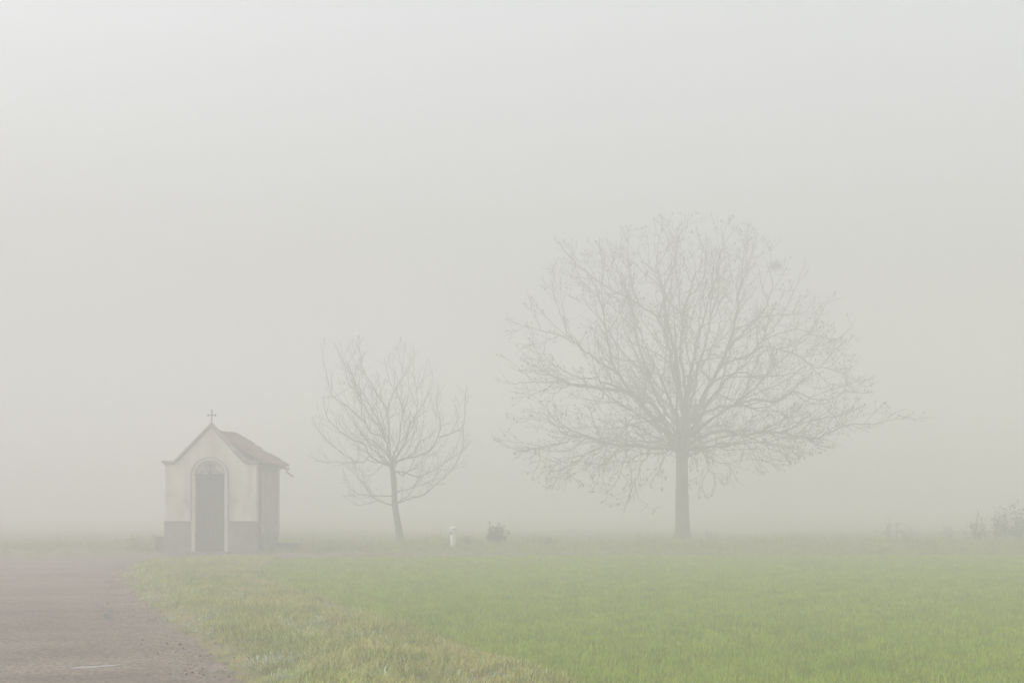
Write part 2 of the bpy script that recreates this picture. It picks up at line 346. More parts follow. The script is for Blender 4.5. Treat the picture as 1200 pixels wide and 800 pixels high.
p = sample(30000, -10, 5, 5, 34, dewz, 22)
scatter('dewy_weeds', p, rng.uniform(.6, 1.3, len(p)), ev, 'pale dew covered low weeds in the verge', .3)
# loose grit and fallen leaves along the crumbling road margin
def pebble(name, seed, m, leaf=False):
    r = random.Random(seed); bm = bmesh.new()
    if leaf:
        pts = [(-.03,0,.004),(-.012,.014,.010),(.012,.012,.008),(.032,0,.014),(.010,-.014,.006),(-.012,-.012,.009)]
        bm.faces.new([bm.verts.new((x*r.uniform(.8,1.2), y*r.uniform(.8,1.2), z+r.uniform(0,.008))) for x, y, z in pts])
    else:
        bmesh.ops.create_icosphere(bm, subdivisions=1, radius=.008)
        for v_ in bm.verts: v_.co *= r.uniform(.7, 1.25); v_.co.z = v_.co.z*.6+.006
    me = bpy.data.meshes.new(name); bm.to_mesh(me); bm.free(); me.materials.append(m); return bpy.data.objects.new(name, me)
M['grit'] = mat('road_grit', [(.3,(.13,.10,.08)),(.7,(.30,.25,.21))], scale=9, rough=.85, rand=.5)
M['leaf'] = mat('fallen_leaf', [(.3,(.25,.14,.06)),(.7,(.40,.26,.11))], scale=6, rough=.8, rand=.45)
def gritz(x, y):
    d = x-xr(y); return (y < 31) & (d > -1.3) & (d < .35) & (rng.random(x.shape) < np.exp(-((d+.05)/.42)**2)*(.6+.6*vn(x, y, 2.2, 4)))
p = sample(26000, -10, 1, 7, 31, gritz, 24)
scatter('grit', p, rng.uniform(.35, 1.5, len(p))**1.5, [pebble('pebble', 300+i, M['grit']) for i in range(4)], 'loose grit along the crumbling road margin', .3)
def leafz(x, y): return (~on_field(x, y)) & (x > xr(y)-.8) & (x < xf(y)+.3) & (y < 33)
p = sample(1800, -10, 5, 7, 33, leafz, 20)
scatter('fallen_leaves', p, rng.uniform(.4, .9, len(p)), [pebble('leaf', 320+i, M['leaf'], True) for i in range(3)], 'orange brown fallen leaves scattered on the verge', .5)
# rough bank beyond the field and round the chapel
def bankz(x, y):
    pad = (x > -10.45) & (x < -7.2) & (y > 36.8) & (y < 42)
    return (~on_road(x, y)) & (~on_field(x, y)) & (y > 33.4) & (~pad) & ~((x > -10.6) & (x < -6.9) & (y < 37.4))
bv = [tuft('bank_tuft', 14, .06, .22, .17, .009, .7, M['bank'], 90+i) for i in range(6)]
p = sample(120000, -34, 36, 33.4, 80, bankz, 34)
p = p[rng.random(len(p)) < np.clip((82-p[:,1])/34, 0, 1)]
hs_ = rng.uniform(.3, 1.0, len(p))*(1+.5*vn(p[:,0], p[:,1], 1.3, 6))*np.clip((p[:,1]-34)/3+.25, .25, 1)*np.where(p[:,0] < -10.5, .8, 1)*np.clip((70-p[:,1])/28, .15, 1)
hs_ = np.where(rng.random(len(p)) < .02, hs_*2.2, hs_)
scatter('bank_grass', p, hs_, bv, 'rough olive and straw grass on the bank beyond the field', .2)

# ------------------------------------------------------------------ chapel
CX, CY, D = -8.83, 37.5, 3.75
ch = empty('wayside_chapel', (CX, CY, 0), 'small pale plastered wayside chapel with pointed gable, arched doorway and clay tiled roof', 'chapel')
HW = 1.33
# facade wall with arched opening
ac, ri, dz = -.02, .43, 2.27
def arch(r, n=20, a0=0, a1=math.pi): return [(ac+r*math.cos(a0+(a1-a0)*k/n), dz+r*math.sin(a0+(a1-a0)*k/n)) for k in range(n+1)]
outer = [(-HW, 0), (-HW, 2.64), (-1.0, 2.64), (0, 3.70), (.97, 2.64), (HW, 2.64), (HW, 0)]
def ring_prism(b, outer_pts, inner_pts, y0, y1):     # open arch band: outer and inner same count
    n = len(outer_pts)
    v = [(x, y0, z) for x, z in outer_pts]+[(x, y0, z) for x, z in inner_pts]+[(x, y1, z) for x, z in outer_pts]+[(x, y1, z) for x, z in inner_pts]
    f = []
    for i in range(n-1):
        f += [(i, i+1, n+i+1, n+i), (2*n+i, 3*n+i, 3*n+i+1, 2*n+i+1), (i, 2*n+i, 2*n+i+1, i+1), (n+i, n+i+1, 3*n+i+1, 3*n+i)]
    f += [(0, n, 3*n, 2*n), (n-1, 2*n-1+2*n*0+0, 4*n-1, 3*n-1)]
    b.add(v, f)
def top_at(x):
    if x <= -1.0: return 2.64
    if x <= 0: return 2.64+(x+1.0)*1.06
    if x <= .97: return 3.70-x*1.06/.97
    return 2.64
hx = sorted(set([-HW, -1.0, 0.0, .97, HW]+[ac+ri*math.cos(math.pi*k/24) for k in range(25)]))
bm = bmesh.new(); vc_ = {}
def fv(x, z):
    k = (round(x, 5), round(z, 5))
    if k not in vc_: vc_[k] = bm.verts.new((x, 0, z))
    return vc_[k]
def low(x): return dz+math.sqrt(max(0, ri*ri-(x-ac)**2)) if abs(x-ac) <= ri+1e-6 else 0.0
for x0, x1 in zip(hx[:-1], hx[1:]):
    m_ = (x0+x1)/2
    if abs(m_-ac) < ri: bm.faces.new([fv(x0, low(x0)), fv(x1, low(x1)), fv(x1, top_at(x1)), fv(x0, top_at(x0))])
    else:
        lo_ = [fv(x0, 0), fv(x1, 0)]; ring = lo_[:]
        if abs(x1-(ac-ri)) < 1e-5: ring.append(fv(x1, dz))
        ring += [fv(x1, top_at(x1)), fv(x0, top_at(x0))]
        if abs(x0-(ac+ri)) < 1e-5: ring.append(fv(x0, dz))
        bm.faces.new(ring)
r_ = bmesh.ops.extrude_face_region(bm, geom=bm.faces[:]); bmesh.ops.translate(bm, verts=[e for e in r_['geom'] if isinstance(e, bmesh.types.BMVert)], vec=(0, .32, 0))
bmesh.ops.recalc_face_normals(bm, faces=bm.faces)
me = bpy.data.meshes.new('facade_wall'); bm.to_mesh(me); bm.free(); me.materials.append(M['plaster'])
fw = bpy.data.objects.new('facade_wall', me); COL.objects.link(fw); fw.parent = ch
# plinth plaster, proud of the wall
for s0, s1 in ((-HW-.02, ac-.555), (ac+.555, HW+.02)):
    b = MB(); b.box(s0, s1, -.035, .0-.001, 0, .91); b.box(s0-.004, s1+.004, -.055, -.001, .911, .945); bevel(b.build('plinth', M['plinth'], ch))
b = MB(); b.box(HW+.001, HW+.03, .0, .32, 0, .91); b.build('plinth', M['plinth'], ch)
# coping
def slab(b, p, q, t, y0, y1):
    (x0, z0), (x1, z1) = p, q; d = Vector((x1-x0, z1-z0)).normalized(); n = Vector((-d.y, d.x))*t
    if n.y < 0: n = -n
    b.prism([(x0, z0), (x1, z1), (x1+n.x, z1+n.y), (x0+n.x, z0+n.y)], y0, y1)
b = MB(); slab(b, (-1.03, 2.66), (0, 3.712), .07, -.06, .37); slab(b, (0, 3.712), (1.0, 2.66), .07, -.06, .37)
b.prism([(-.05, 3.76), (0, 3.712), (.05, 3.76), (0, 3.83)], -.062, .372)
bevel(fix_normals(b.build('gable_coping', M['coping'], ch)), .012)
for x0, x1 in ((-HW-.10, -1.005), (.975, HW+.05)):
    b = MB(); b.box(x0, x1, -.06, .37, 2.642, 2.71); b.box(x0+.04, x1-.03, -.03, .34, 2.60, 2.6415); bevel(b.build('shoulder_coping', M['coping'], ch), .012)
# door surround
b = MB(); A = arch(.52); B = arch(ri+.002)
ring_prism(b, [(ac+.52, 0)]+A+[(ac-.52, 0)], [(ac+ri+.002, 0)]+B+[(ac-ri-.002, 0)], -.045, .02)
bevel(fix_normals(b.build('door_surround', M['surround'], ch)), .008)
b = MB(); ring_prism(b, [(ac+.555, .95)]+arch(.555)+[(ac-.555, .95)], [(ac+.522, .95)]+arch(.522)+[(ac-.522, .95)], -.065, .01)
fix_normals(b.build('surround_moulding', M['line'], ch))
b = MB(); ring_prism(b, arch(.455), arch(.432), -.055, -.046); fix_normals(b.build('inner_moulding', M['line'], ch))
# lunette: plaster back, lintel, iron fan ornament
b = MB(); b.prism(arch(ri-.002), .075, .12); fix_normals(b.build('lunette_panel', M['tymp'], ch))
lun = empty('lunette_grille', (0, 0, 0), None, None); lun.parent = ch
b = MB(); b.box(ac-ri+.002, ac+ri-.002, .01, .125, 2.268, 2.325); b.build('lintel', M['door'], ch)
def curve(pts, n=14):
    out = []
    P4 = [Vector(p) for p in pts]
    for k in range(n+1):
        t = k/n; q = P4[:]
        while len(q) > 1: q = [q[i].lerp(q[i+1], t) for i in range(len(q)-1)]
        out.append(q[0])
    return out
yy = .045
b = MB(); b.tube([(ac, yy, 2.32), (ac, yy, 2.665)], .014, 6); b.build('grille_bar', M['iron'], lun)
for s in (-1, 1):
    for pts, rd in (([(ac, yy, 2.34), (ac+s*.06, yy, 2.47), (ac+s*.17, yy, 2.50), (ac+s*.12, yy, 2.62)], .014),
                ([(ac+s*.02, yy, 2.33), (ac+s*.12, yy, 2.44), (ac+s*.26, yy, 2.44), (ac+s*.27, yy, 2.33)], .015),
                ([(ac+s*.27, yy, 2.335), (ac+s*.33, yy, 2.40), (ac+s*.36, yy, 2.34)], .012),
                ([(ac+s*.01, yy, 2.50), (ac+s*.10, yy, 2.66), (ac+s*.02, yy, 2.60), (ac+s*.01, yy, 2.56)], .012)):
        b = MB(); b.tube(curve(pts), rd, 6); b.build('grille_scroll', M['iron'], lun)
# double door made of planks
for s in (-1, 1):
    x0, x1 = (ac-ri+.006, ac-.004) if s < 0 else (ac+.004, ac+ri-.006)
    leaf = empty('door_leaf', (0, 0, 0), None, None); leaf.parent = ch
    n = 4; wv_ = (x1-x0)/n
    for k in range(n):
        b = MB(); b.box(x0+k*wv_+.004, x0+(k+1)*wv_-.004, .10+.004*(k % 2), .135, .03, 2.262); bevel(b.build('plank', M['door'], leaf), .004, 1)
    for z in (.10, 1.05, 1.62, 2.12):
        b = MB(); b.box(x0+.004, x1-.004, .08, .0995, z, z+.09); bevel(b.build('rail', M['door'], leaf), .004, 1)
    for z in (.42, 1.85):
        b = MB(); b.box(x0+.02, x1-.05, .072, .0795, z, z+.03); b.build('strap_hinge', M['iron'], leaf)
b = MB(); b.tube([(ac+.03, .07, 1.05), (ac+.03, .05, 1.05), (ac+.09, .05, 1.05)], .010, 6); b.build('door_handle', M['iron'], ch)
b = MB(); b.box(ac-.62, ac+.62, -.30, -.056, 0, .06); bevel(b.build('threshold', M['stone'], ch), .015)
# inside darkness is a real back wall: body walls
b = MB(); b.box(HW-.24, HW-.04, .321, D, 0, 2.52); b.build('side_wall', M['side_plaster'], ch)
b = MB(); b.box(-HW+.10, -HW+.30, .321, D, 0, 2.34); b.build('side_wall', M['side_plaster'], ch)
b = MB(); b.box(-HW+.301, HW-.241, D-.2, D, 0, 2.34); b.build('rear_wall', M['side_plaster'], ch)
b = MB(); b.box(HW-.239, HW+.012, D-.09, D+.03, 0, 2.5); bevel(b.build('corner_pilaster', M['surround'], ch), .008)
b = MB(); b.box(HW-.239, HW-.005, .3215, .46, 0, 2.5); bevel(b.build('corner_pilaster', M['side_plaster'], ch), .008)
b = MB(); b.box(HW-.239, HW+.0, .461, D-.091, 0, .55); b.build('plinth', M['plinth'], ch)
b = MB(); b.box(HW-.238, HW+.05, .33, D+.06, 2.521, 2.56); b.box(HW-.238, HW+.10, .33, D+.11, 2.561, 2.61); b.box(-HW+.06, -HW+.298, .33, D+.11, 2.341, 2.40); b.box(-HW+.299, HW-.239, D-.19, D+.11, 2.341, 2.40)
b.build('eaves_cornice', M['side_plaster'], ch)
# roof: right, left and rear slopes with sagging barrel tiles
roof = empty('roof', (0, 0, 0), None, None); roof.parent = ch
EX, EZ, RV, RZ, EV = HW+.17, 2.63, 3.30, 3.58, D+.50
LX, LZ = HW-.05, 2.42      # the left slope is shorter and steeper
def ridge_z(v): return RZ-.05+.055*np.clip(v/3.2, 0, 1.05)**2
deck = MB()
deck.add([(0,.33,RZ-.08),(0,RV,RZ-.04),(EX,.33,EZ),(EX,EV,EZ),(-LX,.33,LZ),(-LX,EV,LZ)], [(0,2,3,1),(0,1,5,4),(1,3,5)])
deck.add([(0,.33,RZ-.12),(0,RV,RZ-.09),(EX-.02,.33,EZ-.04),(EX-.02,EV-.02,EZ-.04),(-LX+.02,.33,LZ-.04),(-LX+.02,EV-.02,LZ-.04)], [(0,1,3,2),(0,4,5,1),(1,5,3)])
deck.build('roof_deck', M['wood'], roof)
tl = MB(); rr = random.Random(3)
def barrel(p0, p1, nrm, r0, r1, n=5):
    p0, p1, nrm = Vector(p0), Vector(p1), Vector(nrm).normalized(); d = (p1-p0).normalized(); sd_ = d.cross(nrm).normalized()
    vs = []
    for p, r in ((p0, r0), (p1, r1)):
        for k in range(n+1):
            a = math.pi*k/n; vs.append(p+sd_*math.cos(a)*r+nrm*math.sin(a)*r*.8)
    for p, r in ((p0, r0-.014), (p1, r1-.014)):
        for k in range(n+1):
            a = math.pi*k/n; vs.append(p+sd_*math.cos(a)*r+nrm*math.sin(a)*r*.8)
    m_ = n+1; fs = [(k, k+1, m_+k+1, m_+k) for k in range(n)]+[(2*m_+k, 3*m_+k, 3*m_+k+1, 2*m_+k+1) for k in range(n)]+[(k, 2*m_+k, 2*m_+k+1, k+1) for k in range(n)]+[(m_+k, m_+k+1, 3*m_+k+1, 3*m_+k) for k in range(n)]
    return vs, fs
def lay(ridge, eave, nrm, courses):
    ridge, eave = Vector(ridge), Vector(eave); L_ = (ridge-eave).length
    k = 0; s = -.05
    while s < L_-.05:
        a = eave.lerp(ridge, s/L_); b_ = eave.lerp(ridge, min(s+.34, L_)/L_)
        lift = Vector(nrm)*(.02+rr.uniform(-.010, .014)); j = Vector((rr.uniform(-.012, .012), rr.uniform(-.015, .015), 0))
        tl.add(*barrel(a+lift+j+Vector(nrm)*.012, b_+lift+j-Vector(nrm)*.006, nrm, .082, .066)); s += .27
for s in (1, -1):
    qx, qz = (EX, EZ) if s > 0 else (LX, LZ)
    v = .42
    while v < EV-.05:
        sag = .02*math.sin(v*2.1)
        if v < RV: rp = (0, v, float(ridge_z(v)))
        else:
            t = (v-RV)/(EV-RV); rp = (s*qx*t, v, RZ+(qz-RZ)*t)
        nrm = Vector((s*(RZ-qz), 0, qx)).normalized()
        lay(rp, (s*qx, v, qz+sag*.5), nrm, 5); v += .165
x = -LX+.1
while x < EX-.05:
    q2, z2 = (EX, EZ) if x > 0 else (LX, LZ); t = abs(x)/q2; rp = (x, RV+(EV-RV)*t, RZ+(z2-RZ)*t); nrm = Vector((0, RZ-EZ, EV-RV)).normalized()
    lay(rp, (x, EV, LZ+(EZ-LZ)*(x+LX)/(EX+LX)), nrm, 5); x += .165
tl.build('roof_tiles', M['tile'], roof, kind='stuff')
# ridge and hip tiles, one object each
v = .36
while v < RV:
    vs_, fs_ = barrel((0, v, float(ridge_z(v))+.035+rr.uniform(-.01,.012)), (0, v+.40, float(ridge_z(v+.4))+.02), (0,0,1), .11, .095, 7)
    b = MB(); b.add(vs_, fs_); b.build('ridge_tile', M['tile'], roof); v += .35
for s in (1, -1):
    A_, B_ = Vector((EX, EV, EZ+.02)) if s > 0 else Vector((-LX, EV, LZ+.02)), Vector((0, RV, RZ+.03)); n = 6
    for k in range(n):
        off = Vector((0, 0, rr.uniform(-.02, .045)))
        vs_, fs_ = barrel(A_.lerp(B_, k/n)+off, A_.lerp(B_, min(1, (k+1.15)/n))+off, (s*.3, .5, 1), .11, .09, 7)
        b = MB(); b.add(vs_, fs_); b.build('hip_tile', M['tile'], roof)
# gutter with a bent spout
b = MB(); gp = [(EX+.045, .38+i*(EV-.42)/8, EZ-.035-.01*i/8) for i in range(9)]; 
for i in range(8):
    p0, p1 = gp[i], gp[i+1]; vs_, fs_ = barrel(p0, p1, (0,0,-1), .06, .06, 6); b.add(vs_, fs_)
gut = b.build('gutter', M['iron'], roof)
b = MB(); b.tube([(EX+.00, EV-.15, EZ-.07), (EX+.00, EV-.15, EZ-.14), (EX+.03, EV-.14, EZ-.18), (EX+.16, EV-.12, EZ-.28), (EX+.22, EV-.12, EZ-.32)], .026, 8); b.build('spout', M['iron'], roof, smooth=True)
b = MB(); b.tube([(HW-.0, .26, 2.56), (HW+.045, .40, 2.45), (HW+.045, .40, .1)], .03, 8); b.build('downpipe', M['iron'], ch, smooth=True)
# cross
cr = empty('cross', (0, 0, 0), None, None); cr.parent = ch
b = MB(); b.box(-.016, .016, .13, .16, 3.80, 4.16); b.build('upright', M['iron'], cr)
b = MB(); b.box(-.09, -.017, .132, .158, 4.035, 4.065); b.box(.017, .09, .132, .158, 4.035, 4.065); b.build('crossbar', M['iron'], cr)
for x, z in ((-.105, 4.05), (.105, 4.05), (0, 4.175)):
    b = MB()
    for dx, dz_ in ((0, .018), (0, -.018), (.018*(1 if x > 0 else -1), 0)) if x else ((-.018, 0), (.018, 0), (0, .018)):
        b.tube([(x+dx, .13, z+dz_), (x+dx, .16, z+dz_)], .018, 8)
    b.build('trefoil_end', M['iron'], cr)
b = MB(); b.tube([(0, .145, 3.75), (0, .145, 3.80), (0, .145, 3.84)], [.06, .05, .02], 8); b.build('cross_base', M['coping'], cr)

# ------------------------------------------------------------------ stones beside the chapel, marker post
def rough_block(name, x0, x1, y0, y1, z1, seed, label, cat):
    bm = bmesh.new(); bmesh.ops.create_cube(bm, size=1)
    for v_ in bm.verts: v_.co = Vector(((x0+x1)/2+v_.co.x*(x1-x0), (y0+y1)/2+v_.co.y*(y1-y0), (z1+.05)/2-.05+v_.co.z*(z1+.05)))
    bmesh.ops.bevel(bm, geom=bm.edges[:], offset=.03, segments=2, affect='EDGES'); bmesh.ops.subdivide_edges(bm, edges=bm.edges[:], cuts=2, use_grid_fill=True)
    r = random.Random(seed)
    for v_ in bm.verts: v_.co += Vector((r.uniform(-1,1), r.uniform(-1,1), r.uniform(-1,1)))*.012
    me = bpy.data.meshes.new(name); bm.to_mesh(me); bm.free(); me.materials.append(M['stone'])
    o = bpy.data.objects.new(name, me); COL.objects.link(o); return tag(o, label, cat)
rough_block('stone_block', -10.70, -10.42, 38.3, 38.7, .47, 1, 'mossy squared stone block standing against the left corner of the chapel', 'stone')
rough_block('low_wall', -7.28, -6.45, 38.6, 38.85, .26, 2, 'low mossy stone wall overgrown by weeds right of the chapel', 'wall')
px_, Yp = 531.0, 39.3; bp_ = P(px_, 640, Yp); zb = float(height(bp_.x, Yp))
po = empty('marker_post', (bp_.x, Yp, zb), 'short white round topped marker post standing on the bank between the two trees', 'marker post'); po.scale = (.92, .92, .92)
b = MB(); b.tube([(0,0,-.1),(0,0,.565)], .098, 20); bevel(b.build('post_shaft', M['post'], po, smooth=False), .004)
b = MB(); b.tube([(0,0,.575),(0,0,.60),(0,0,.645),(0,0,.675),(0,0,.685)], [.088,.108,.105,.075,.02], 20); b.build('post_cap', M['post'], po, smooth=True)
b = MB(); b.tube([(0,0,.5655),(0,0,.5745)], .08, 20); b.build('post_groove', M['line'], po)
b = MB()
for k in range(5):
    a0, a1 = R(205+k*10), R(205+(k+1)*10); b.add([(.1*math.cos(a0),.1*math.sin(a0),.43),(.1*math.cos(a1),.1*math.sin(a1),.43),(.1*math.cos(a1),.1*math.sin(a1),.51),(.1*math.cos(a0),.1*math.sin(a0),.51),
        (.103*math.cos(a0),.103*math.sin(a0),.43),(.103*math.cos(a1),.103*math.sin(a1),.43),(.103*math.cos(a1),.103*math.sin(a1),.51),(.103*math.cos(a0),.103*math.sin(a0),.51)],[(0,3,2,1),(4,5,6,7),(0,1,5,4),(2,3,7,6),(1,2,6,5),(0,4,7,3)])
b.build('dark_plate', M['mark'], po)

# ------------------------------------------------------------------ trees
def resample(pts, step):
    out = [pts[0]]
    for a, b_ in zip(pts[:-1], pts[1:]):
        n = max(1, int(round(np.linalg.norm(b_-a)/step)))
        for i in range(1, n+1): out.append(a+(b_-a)*i/n)
    return np.array(out)
def smooth_poly(pts, sub=4):
    pts = np.asarray(pts, float); n = len(pts)
    if n < 3: return resample(pts, .3)
    e = np.vstack([2*pts[0]-pts[1], pts, 2*pts[-1]-pts[-2]]); out = []
    for i in range(1, n):
        p0, p1, p2, p3 = e[i-1], e[i], e[i+1], e[i+2]
        for k in range(sub):
            t = k/sub; out.append(.5*((2*p1)+(-p0+p2)*t+(2*p0-5*p1+4*p2-p3)*t*t+(-p0+3*p1-3*p2+p3)*t**3))
    out.append(pts[-1]); return np.array(out)
class Tubes:                            # many thin tapered segments joined quickly
    def __init__(s): s.v = []; s.f = []; s.n = 0
    def seg(s, a, b_, ra, rb, n=3):
        d = b_-a; l = np.linalg.norm(d)
        if l < 1e-6: return
        d = d/l; u = np.cross(d, [0, 0, 1.0] if abs(d[2]) < .9 else [1.0, 0, 0]); u /= np.linalg.norm(u); w_ = np.cross(d, u)
        ang = 2*np.pi*np.arange(n)/n; c = np.cos(ang)[:,None]*u+np.sin(ang)[:,None]*w_
        s.v.append(a+c*ra); s.v.append(b_+c*rb); k = s.n
        s.f += [(k+i, k+(i+1) % n, k+n+(i+1) % n, k+n+i) for i in range(n)]; s.n += 2*n
    def octa(s, p, r, h):
        k = s.n; s.v.append(np.array([p+[r,0,0],p+[0,r,0],p+[-r,0,0],p+[0,-r,0],p+[0,0,h],p+[0,0,-h*.6]])); s.n += 6
        s.f += [(k,k+1,k+4),(k+1,k+2,k+4),(k+2,k+3,k+4),(k+3,k,k+4),(k+1,k,k+5),(k+2,k+1,k+5),(k+3,k+2,k+5),(k,k+3,k+5)]
    def build(s, name, m, parent, kind=None):
        me = bpy.data.meshes.new(name); me.from_pydata(np.vstack(s.v).tolist(), [], s.f); me.materials.append(m); me.update()
        o = bpy.data.objects.new(name, me); COL.objects.link(o); o.parent = parent
        if kind: o['kind'] = kind
        return o
def sil_at(poly, y):                    # silhouette extent at picture height y
    xs_ = []
    for (x0, y0), (x1, y1) in zip(poly, poly[1:]+poly[:1]):
        if (y0-y)*(y1-y) <= 0 and y0 != y1: xs_.append(x0+(x1-x0)*(y-y0)/(y1-y0))
    return xs_
def tree(name, label, base_px, Yt, trunk, limbs, sil, n_att, par, seed, group='bare trees'):
    rg = np.random.default_rng(seed); sc = Yt/FPX
    base = P(base_px[0], base_px[1], Yt); bz = float(height(base.x, Yt)); root = empty(name, (base.x, Yt, bz), label, 'tree', group)
    def W(px, py, dy=0): return np.array([(px-600)*sc-base.x, dy, CAMZ+(HOR-py)*sc-bz])
    # trunk
    tp = smooth_poly([W(x, y) for x, y, _ in trunk], 5); tr = np.interp(np.linspace(0, 1, len(tp)), np.linspace(0, 1, len(trunk)), [t[2]*sc/2 for t in trunk])
    tp[0][2] = -.1; b = MB(); n = 22; vs = []
    for i, (p, r) in enumerate(zip(tp, tr)):
        for k in range(n):
            a = 2*math.pi*k/n; fl = max(0, 1-p[2]/.7)
            rr_ = r*(1+.05*math.sin(7*a+p[2]*1.1)+.035*math.sin(11*a-p[2]*2.3)+fl*fl*.30*(1+math.sin(4*a+seed)*.8))+rg.normal(0, .004)
            vs.append((p[0]+rr_*math.cos(a), p[1]+rr_*math.sin(a), p[2]))
    fs = [(i*n+k, i*n+(k+1) % n, (i+1)*n+(k+1) % n, (i+1)*n+k) for i in range(len(tp)-1) for k in range(n)]
    fs.append(tuple((len(tp)-1)*n+k for k in range(n))); b.add(vs, fs); b.build('trunk', M['bark'], root, smooth=True)
    lines = []
    for pts, w0, w1, dep in limbs:
        m_ = len(pts); fr = np.linspace(0, 1, m_)
        d0, d1 = dep if isinstance(dep, tuple) else (0, dep)
        q = smooth_poly([W(x, y, d0+(d1-d0)*f_**1.2) for (x, y), f_ in zip(pts, fr)], 4)
        q[1:-1] += rg.normal(0, par['jit'], q[1:-1].shape)
        r = (w0*par['slim']+(w1*.55-w0*par['slim'])*np.linspace(0, 1, len(q))**.75)*sc/2
        b = MB(); b.tube(q, r, 8 if w0 > 4 else 6); b.build('limb', M['bark'], root, smooth=True)
        lines.append((q, r, w0))
    cz = W(base_px[0], par['heart'])
    half = []                                    # crown envelope: reach left and right of the axis at each height
    for y in range(int(min(p_[1] for p_ in sil)), int(max(p_[1] for p_ in sil))+1, 3):
        e = sorted(sil_at(sil, y)); 
        if len(e) >= 2: half.append((W(0, y)[2], (base_px[0]-e[0])*sc, (e[-1]-base_px[0])*sc))
    half = np.array(half[::-1])
    def outside(p):
        if p[2] > half[-1,0] or p[2] < half[0,0]: return 9.
        c = p[0]/(math.hypot(p[0], p[1])+1e-6); l = np.interp(p[2], half[:,0], half[:,1]); r = np.interp(p[2], half[:,0], half[:,2])
        reach = (l*(1-c)/2+r*(1+c)/2); return math.hypot(p[0], p[1])/max(reach, .05)
    # the picture's limbs, plus their like turned round the trunk so the crown is full in depth
    wood = list(lines)
    for (q, r, w0) in lines:
        reach = math.hypot(q[-1][0]-q[0][0], q[-1][1]-q[0][1])
        if w0 < par['turn_w'] or reach < par['turn_reach'] or reach < .55*abs(q[-1][2]-q[0][2]): continue
        for s_ in par['turns']:
            a_ = s_+rg.uniform(-.25, .25); ca, sa = math.cos(a_), math.sin(a_); k_ = rg.uniform(.82, 1.0)
            ax = q[0].copy(); d_ = q-ax; n_ = np.stack([d_[:,0]*ca-d_[:,1]*sa, d_[:,0]*sa+d_[:,1]*ca, d_[:,2]*rg.uniform(.92, 1.05)], 1)*k_+ax
            keep = [i for i in range(len(n_)) if outside(n_[i]) < 1.0 or i < 4]
            n_ = n_[:keep[-1]+1]
            if len(n_) < 5: continue
            r2 = r[:len(n_)]*np.linspace(1, .5, len(n_))
            b = MB(); b.tube(n_, r2, 7); b.build('limb', M['bark'], root, smooth=True); wood.append((n_, r2, w0))
    tw = Tubes(); bd = Tubes(); nb = [0]
    def bud(p):
        bd.octa(p, rg.uniform(.014, .028)*par['bud'], rg.uniform(.03, .06)*par['bud']); nb[0] += 1
    def grow(p, d, L_, r0, lvl):
        n = max(3, int(L_/par['seg'][lvl])); p = p.copy(); pts = [p]; st_ = L_/n; curl = rg.normal(0, par['curl'], 3)
        gz = par['grav'][0] if p[2] < par['lowz'] else par['grav'][1]
        for k in range(n):
            out = p-cz; out /= np.linalg.norm(out)+1e-6
            d = d+out*par['out']+np.array([0, 0, gz])+curl+rg.normal(0, par['kink'], 3); d /= np.linalg.norm(d)
            q = p+d*st_; o_ = outside(q)
            if q[2]+bz < .5 or (o_ > 1.0+par['fuzz']*rg.random()): break
            pts.append(q); p = q
        m_ = len(pts)
        if m_ < 2: return
        rs_ = r0*np.linspace(1, .55 if lvl < 2 else .6, m_); rmin = par['rmin']; rs_ = np.maximum(rs_, rmin*(.75 if lvl == 3 else 1))
        for k in range(m_-1): tw.seg(pts[k], pts[k+1], rs_[k], rs_[k+1], 4 if rs_[k] > .018 else 3)
        if lvl >= 2 and rg.random() < par['budp']: bud(pts[-1])
        if lvl < par['levels']: side(np.array(pts), rs_, lvl+1, L_)
        if lvl < par['levels'] and m_ > 2:       # the tip forks
            for c in range(2):
                d2 = pts[-1]-pts[-2]; d2 = d2/np.linalg.norm(d2)+rg.normal(0, .35, 3); grow(pts[-1], d2/np.linalg.norm(d2), L_*rg.uniform(.25, .4), rs_[-1]*.8, min(lvl+1, par['levels']))
    def side(pts, rs_, lvl, Lp, start=0.0):
        cum = np.concatenate([[0], np.cumsum(np.linalg.norm(np.diff(pts, axis=0), axis=1))]); T = cum[-1]
        t = T*start+rg.uniform(.2, 1)*par['gap'][lvl]; ang0 = rg.uniform(0, 6.28)
        while t < T:
            i = min(int(np.searchsorted(cum, t))-1, len(pts)-2); i = max(i, 0); f_ = (t-cum[i])/(cum[i+1]-cum[i]+1e-9)
            p = pts[i]+(pts[i+1]-pts[i])*f_; rr_ = rs_[i]+(rs_[i+1]-rs_[i])*f_
            d = pts[i+1]-pts[i]; d = d/(np.linalg.norm(d)+1e-9); u = np.cross(d, [0, 0, 1.0]); u /= np.linalg.norm(u)+1e-6; v = np.cross(u, d)
            ang0 += 2.4+rg.normal(0, .5); sp = rg.uniform(*par['angle']); perp = u*math.cos(ang0)+v*math.sin(ang0)
            dd = d*math.cos(sp)+perp*math.sin(sp)
            L_ = par['len'][lvl]*rg.uniform(.55, 1.25)*(.55+.45*min(1, (T-t)/T+.35))
            if lvl == 1: L_ *= min(1.25, .55+T/6)
            grow(p, dd, L_, min(rr_*.7, par['rad'][lvl]), lvl)
            t += par['gap'][lvl]*rg.uniform(.6, 1.5)
    for (q, r, w0) in wood: side(q, r, 1, 3, .22 if w0 >= 5 else .08)
    tw.build('twigs', M['twig'], root, 'stuff')
    if nb[0]: bd.build('buds', M['bud'], root, 'stuff')
    return root, W, None
